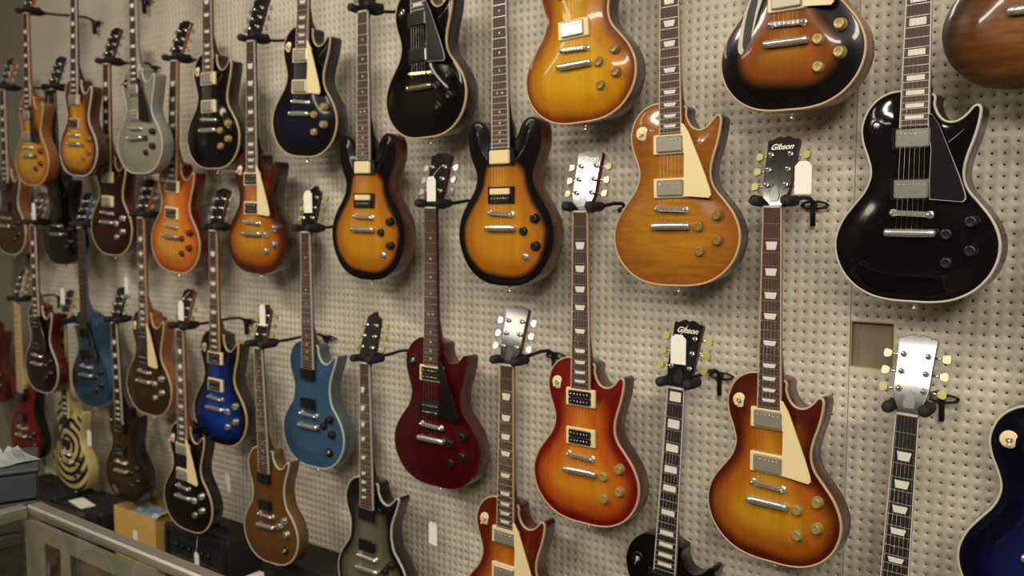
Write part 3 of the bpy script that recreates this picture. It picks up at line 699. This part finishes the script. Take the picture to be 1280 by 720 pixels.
G['D6'] = ((-1.519, 1.216, -0.8, 1.056), S(kind='lp', top=burst('tea_cherry_burst', (.60, .25, .025), (.50, .12, .014), (.14, .014, .008), .012, .055, .11), side=REDBACK, bind=BIND, guard=CREAM, ring=CREAM, pu=NICKEL, knobs=GOLDK, neck=MAHO),
    'red-brown sunburst guitar with cream pickguard cut off by the bottom edge', 'red-brown guitar at the bottom edge')
G['D7'] = ((-0.984, 1.212, -3.0, 1.056), S(kind='lp', top=solid('black_top', K0, grain=0, rough=.1), side=DKBACK, bind=None, nbind=WBIND, ring=BLACKP, cover='emg', pu=BLACKP, knobs=BLACKK, toggle=BLACKP, board=EBONY, key=GREENKEY, inlay='block', logo=True),
    'black guitar with unbound body, only its shoulders showing at the bottom', 'black guitar showing only its shoulders')
G['D8'] = ((-0.439, 1.219, -2.2, 1.056), S(kind='lp', top=solid('black_top', K0, grain=0, rough=.1), side=DKBACK, bind=WBIND, nbind=WBIND, ring=CREAM, pu=NICKEL, knobs=GOLDK, board=EBONY, key=GREENKEY, inlay='trap'),
    'black guitar below the wall cut-out with glossy headstock and only its neck showing', 'guitar below the wall cut-out')
for key, (pos, st, label, short) in G.items():
    guitar(pos, st, label)
    hanger(pos, 'black padded wall hanger holding the ' + short)

for loc, lab, up, dx in [
    ((-4.054, -.345, 1.668), 'white price tag on the headstock of the black cherry guitar', .04, 0),
    ((-1.784, -.24, 1.728), 'white price tag on the headstock of the wine red guitar', .04, .01),
    ((-2.341, -.24, 1.695), 'white price tag on the headstock of the steel blue guitar', .04, .01),
    ((-.676, -.22, 1.734), 'white price tag beside the headstock of the honey burst guitar, lower right', .03, -.02),
    ((-.968, -.24, 1.318), 'white price tag over the headstock of the shoulder-only black guitar', .03, .01),
    ((-2.965, -.33, 1.294), 'white price tag on the headstock of the bottom-row black guitar', .04, .01),
    ((-2.481, -.33, 1.309), 'white price tag on the headstock of the bronze brown guitar', .03, .01),
    ((-4.052, -.235, 1.282), 'white price tag on the headstock of the bullseye guitar', .03, .01),
    ((-3.532, -.22, 1.353), 'white price tag atop the headstock of the dull brown guitar', .0, 0),
    ((-2.93, -.175, .602), 'white price tag dangling under the royal blue burst guitar', .09, -.02),
    ((-2.997, -.275, 0.299), 'white price tag dangling on a string under the bottom-row black guitar', .07, -.01),
    ((-1.847, -.175, .637), 'white price tag dangling under the wine red guitar', .12, .03),
    ((-3.98, -.175, .621), 'white price tag dangling under the metallic blue guitar', .10, .02)]:
    tag(loc, lab, up, 0, dx, .01 if loc[1] == -.275 else .03 if loc[1] < -.2 else .0)

# ------------------------------------------------------------------ electrical box in the wall cut-out
t = thing('electrical_box', 'tan recessed electrical box in the square pegboard cut-out', 'electrical box', ((OX0 + OX1) / 2, .0, HZ1 - .057))
TAN = mat('tan_box_paint', (.36, .28, .10), .5)
hw = (OX1 - OX0) / 2
mb = MB().box(-hw, hw, .040, .044, -.057, .057); link('back_plate', mb.mesh('back_plate', [TAN]), t)
mb = MB().box(-hw, -hw + .003, .001, .040, -.057, .057).box(hw - .003, hw, .001, .040, -.057, .057).box(-hw + .003, hw - .003, .001, .040, .054, .057).box(-hw + .003, hw - .003, .001, .040, -.057, -.054)
link('box_sides', mb.mesh('box_sides', [TAN]), t)
link('knockout', MB().lathe([(.006, 0), (.006, .0015)], 12, (-.006, .0395, .0)).mesh('knockout', [BLACKP]), t)

# ------------------------------------------------------------------ glass display case in front of the camera, lower left
ALU = mat('brushed_aluminium', (.42, .41, .36), .38, .85)
GL = bpy.data.materials.new('glass'); GL.use_nodes = True; n = GL.node_tree.nodes; l = GL.node_tree.links
n.remove(n['Principled BSDF'])
tr = n.new('ShaderNodeBsdfTransparent'); tr.inputs[0].default_value = (.95, .96, .93, 1)
gb = n.new('ShaderNodeBsdfGlossy'); gb.inputs['Roughness'].default_value = .03; fr = n.new('ShaderNodeFresnel'); fr.inputs[0].default_value = 1.4
mx = n.new('ShaderNodeMixShader'); ge = n.new('ShaderNodeNewGeometry'); fm = n.new('ShaderNodeMath'); fm.operation = 'SUBTRACT'; fm.inputs[0].default_value = 1; l.new(ge.outputs['Backfacing'], fm.inputs[1])
fx = n.new('ShaderNodeMath'); fx.operation = 'MULTIPLY'; l.new(fr.outputs[0], fx.inputs[0]); l.new(fm.outputs[0], fx.inputs[1]); l.new(fx.outputs[0], mx.inputs[0]); l.new(tr.outputs[0], mx.inputs[1]); l.new(gb.outputs[0], mx.inputs[2])
l.new(mx.outputs[0], n['Material Output'].inputs[0])
t = thing('display_case', 'glass-topped aluminium display case running along the counter, lower left', 'display case', (-1.45, -1.62, 0))
def part(name, mb, m, p): return link(name, mb.mesh(name, m if isinstance(m, list) else [m]), p)
X0, X1, Y0, Y1, ZT = -.56, .66, -.24, .30, 1.0
part('top_rail', MB().box(X0, X1, Y1 - .016, Y1 + .016, ZT - .012, ZT + .010, b=.004).box(X0, X1, Y1 - .006, Y1 + .010, ZT - .018, ZT - .012), ALU, t)
part('front_rail', MB().box(X0, X1, Y0 - .016, Y0 + .016, ZT - .02, ZT + .010, b=.004), ALU, t)
part('end_rail', MB().box(X0 - .016, X0 + .012, Y0 + .017, Y1 - .017, ZT - .02, ZT + .010, b=.004), ALU, t)
part('glass_top', MB().box(X0 + .014, X1, Y0 + .018, Y1 - .018, ZT - .004, ZT + .003), GL, t)
part('end_glass', MB().box(X0 - .003, X0 + .003, Y0 + .017, Y1 - .03, .83, ZT - .022), GL, t)
ZF = .83
bk = part('back_panel', MB().box(X0 + .004, X0 + .09, Y1 - .022, Y1 - .010, ZF, ZT - .02).box(X0 + .09, X1, Y1 - .022, Y1 - .010, ZT - .055, ZT - .02).box(X0 + .16, X0 + .20, Y1 - .022, Y1 - .010, ZF, ZT - .055).box(X0 + .62, X0 + .66, Y1 - .022, Y1 - .010, ZF, ZT - .055), mat('grey_green_panel', (.13, .13, .10), .5), t)
for a, c in ((X0 + .09, X0 + .16), (X0 + .20, X0 + .62), (X0 + .66, X1)):
    part('sliding_door', MB().box(a, c, Y1 - .020, Y1 - .014, ZF, ZT - .055), mat('dark_door', (.018, .018, .015), .3), bk)
part('base', MB().box(X0, X1, Y0, Y1, 0.0, ZF - .001, b=.004), mat('olive_laminate', (.20, .19, .09), .6), t)
part('corner_post', MB().box(X0 - .012, X0 + .012, Y1 - .012, Y1 + .012, ZF, ZT - .012), ALU, t)
t = thing('small_white_box', 'small white box inside the display case, lower left corner', 'box', (-1.905, -1.43, ZF)); t.name = 'small_box'
part('box_body', MB().box(-.028, .028, -.02, .02, 0, .028, b=.002), PAPER, t)
part('box_lid', MB().box(-.029, .029, -.021, .021, .0285, .038, b=.002), PAPER, t)

# a lower counter to the left with a dark box and small stuff on it
tc_ = thing('counter', 'low dark counter at the lower left under the grey box', 'counter', (-2.53, -1.42, 0), (0, 0, R(5)))
part('cabinet_body', MB().box(-.36, .36, -.25, .25, .06, .868, b=.004), mat('dark_brown_laminate', (.035, .022, .014), .6), tc_)
part('countertop', MB().box(-.38, .38, -.27, .27, .869, .898, b=.005), mat('dark_counter_top', (.05, .045, .035), .45), tc_)
part('plinth', MB().box(-.34, .34, -.22, .22, 0, .06), STEELB, tc_)
GREYB = mat('charcoal_box', (.030, .032, .038), .55)
t = thing('storage_box', 'dark charcoal two-tier box with clutter on its lid, left edge', 'box', (-2.325, -1.406, .90), (0, 0, R(66)))
part('lower_tray', MB().box(-.22, .22, -.11, .11, 0, .072, b=.006), GREYB, t)
part('upper_tray', MB().box(-.22, .22, -.11, .11, .075, .140, b=.006), GREYB, t)
part('lid', MB().box(-.224, .224, -.114, .114, .141, .152, b=.004), GREYB, t)

# ------------------------------------------------------------------ amplifiers, boxes and cases along the wall
TOLEX = mat('black_tolex', (.010, .009, .010), .6, bump=.6, bscale=400); GRILL = mat('grille_cloth', (.022, .018, .015), .85, bump=.6, bscale=500)
def amp(loc, w_, d, h_, label, rot=0, tag_=True):
    t = thing('guitar_amplifier', label, 'amplifier', loc, (0, 0, R(rot)), 'amplifiers on the floor along the wall')
    part('cabinet', MB().box(-w_ / 2, w_ / 2, -d / 2 + .02, d / 2, .01, h_, b=.012).box(-w_ / 2, w_ / 2, -d / 2, -d / 2 + .02, h_ - .03, h_, b=.004).box(-w_ / 2, -w_ / 2 + .025, -d / 2, -d / 2 + .02, .01, h_ - .03).box(w_ / 2 - .025, w_ / 2, -d / 2, -d / 2 + .02, .01, h_ - .03), TOLEX, t)
    part('grille', MB().box(-w_ / 2 + .026, w_ / 2 - .026, -d / 2 + .008, -d / 2 + .019, .04, h_ - .12, b=.003), GRILL, t)
    cp = part('control_panel', MB().box(-w_ / 2 + .026, w_ / 2 - .026, -d / 2 + .006, -d / 2 + .019, h_ - .115, h_ - .035, b=.002), mat('amp_panel', (.03, .03, .03), .35, .5), t)
    for i in range(6): link('control_knob', cached('aknob', lambda: MB().lathe([(.009, 0), (.009, .010), (.007, .013)], 12).mesh('control_knob', [BLACKK])), cp, (-w_ / 2 + .09 + i * (w_ - .18) / 5, -d / 2 + .006, h_ - .075))
    part('handle', MB().tube([(-.11, 0, h_), (-.10, 0, h_ + .008), (-.05, 0, h_ + .010), (.05, 0, h_ + .010), (.10, 0, h_ + .008), (.11, 0, h_)], .005, 8), BLACKP, t)
    for sx in (-1, 1):
        for sy in (-1, 1): part('foot', MB().lathe([(.014, 0), (.016, .011)], 10, (sx * (w_ / 2 - .05), sy * (d / 2 - .05), 0), 0, 'z'), BLACKP, t)
amp((-3.12, -.113, 0), .40, .20, .372, 'black combo amplifier right of the cardboard box', 0)
amp((-3.93, -.165, 0), .34, .22, .325, 'black combo amplifier left of the cardboard box', 0)
amp((-4.39, -.170, 0), .44, .22, .32, 'black combo amplifier below the bullseye guitar', 0)
t = thing('equipment_case', 'low black equipment case below the bronze brown guitar', 'case', (-2.47, -.115, .0))
part('case_body', MB().box(-.20, .20, -.10, .10, .0, .23, b=.012), TOLEX, t)
part('case_lid', MB().box(-.202, .202, -.102, .102, .234, .385, b=.015), TOLEX, t)
for i in (-1, 1): part('latch', MB().box(i * .12 - .02, i * .12 + .02, -.110, -.101, .21, .26, b=.002), CHROME, t)
t = thing('paper_carton', 'small white carton between the amplifier and the equipment case', 'box', (-2.775, -.20, 0))
part('carton_body', MB().box(-.05, .05, -.09, .09, 0, .22, b=.002), PAPER, t)
part('carton_lid', MB().box(-.052, .052, -.092, .092, .221, .25, b=.002), PAPER, t)

# cardboard box with its flaps open
CARD = mat('cardboard', (.60, .35, .09), .85, bump=.2)
t = thing('cardboard_box', 'open brown cardboard box standing between the black amplifiers', 'box', (-3.565, -.115, 0), (0, 0, R(0)))
W_, D_, H_ = .165, .09, .36
part('box_walls', MB().box(-W_, W_, -D_, -D_ + .004, 0, H_).box(-W_, W_, D_ - .004, D_, 0, H_).box(-W_, -W_ + .004, -D_ + .004, D_ - .004, 0, H_).box(W_ - .004, W_, -D_ + .004, D_ - .004, 0, H_).box(-W_ + .004, W_ - .004, -D_ + .004, D_ - .004, 0, .004), CARD, t)
part('flap', MB().add([(W_, -D_, H_), (W_, D_, H_), (W_ + .05, D_, H_ + .035), (W_ + .05, -D_, H_ + .035), (W_ - .004, -D_, H_), (W_ - .004, D_, H_), (W_ + .047, D_, H_ + .038), (W_ + .047, -D_, H_ + .038)], [(0, 1, 2, 3), (4, 5, 6, 7), (0, 1, 5, 4), (1, 2, 6, 5), (2, 3, 7, 6), (3, 0, 4, 7)]), CARD, t)
part('packing_label', MB().box(-.012, .022, -D_ - .0008, -D_ - .0002, H_ - .19, H_ - .08), PAPER, t)
t = link('paper_sheet', MB().box(-.08, .08, -.033, .033, 0, .0012).mesh('paper_sheet', [PAPER]), None, (-3.97, -.226, .326), (0, 0, R(-8)))
t['label'] = 'flat white paper lying on the black amplifier left of the cardboard box'; t['category'] = 'paper'
def crumple(name, label, cat, loc, size, m, seed, n_=9, parts=None):
    """a crumpled sheet with thickness, lying on something"""
    rnd = random.Random(seed); V = []; sx, sy, h_ = size
    for k in range(2):
        rnd2 = random.Random(seed)
        for i in range(n_):
            for j in range(n_):
                z = h_ * (.35 + .65 * rnd2.random()) * math.sin(PI * (i + .3) / (n_ - .4)) * math.sin(PI * (j + .3) / (n_ - .4))
                V.append(((i / (n_ - 1) - .5) * sx * (1 + .15 * rnd2.random()), (j / (n_ - 1) - .5) * sy * (1 + .15 * rnd2.random()), max(z, .002) + (.0015 if k == 0 else 0)))
    N = n_ * n_; F = []
    for i in range(n_ - 1):
        for j in range(n_ - 1):
            a = i * n_ + j; F.append((a, a + n_, a + n_ + 1, a + 1)); F.append((N + a, N + a + 1, N + a + n_ + 1, N + a + n_))
    o = link(name, MB().add(V, F).mesh(name, [m]), None, loc); o['label'] = label; o['category'] = cat
    return o
crumple('plastic_wrap', 'blue and grey plastic wrap bulging out of the cardboard box', 'plastic wrap', (-3.58, -.115, .315), (.24, .13, .065), mat('bluish_plastic', (.22, .30, .36), .3, 0, .4), 3)
ZB = .90 + .152
crumple('plastic_bag', 'crumpled grey plastic bag lying on the charcoal box', 'bag', (-2.25, -1.27, ZB), (.10, .10, .045), mat('grey_plastic', (.22, .24, .24), .3, 0, .5), 5)
crumple('paper_sheet', 'red and white paper lying on the charcoal box at the left edge', 'paper', (-2.28, -1.40, ZB), (.12, .10, .02), mat('reddish_paper', (.45, .13, .10), .7), 9, 5)
t = thing('white_receipt_roll', 'small white roll standing on the charcoal box, left edge', 'paper roll', (-2.36, -1.40, ZB + .0))
t.name = 'receipt_roll'
part('roll', MB().lathe([(.018, 0), (.018, .045), (.008, .045)], 20, (0, 0, 0), 0, 'z'), PAPER, t)
part('roll_core', MB().lathe([(.007, .040), (.007, .048)], 14, (0, 0, 0), 0, 'z'), CARD, t)
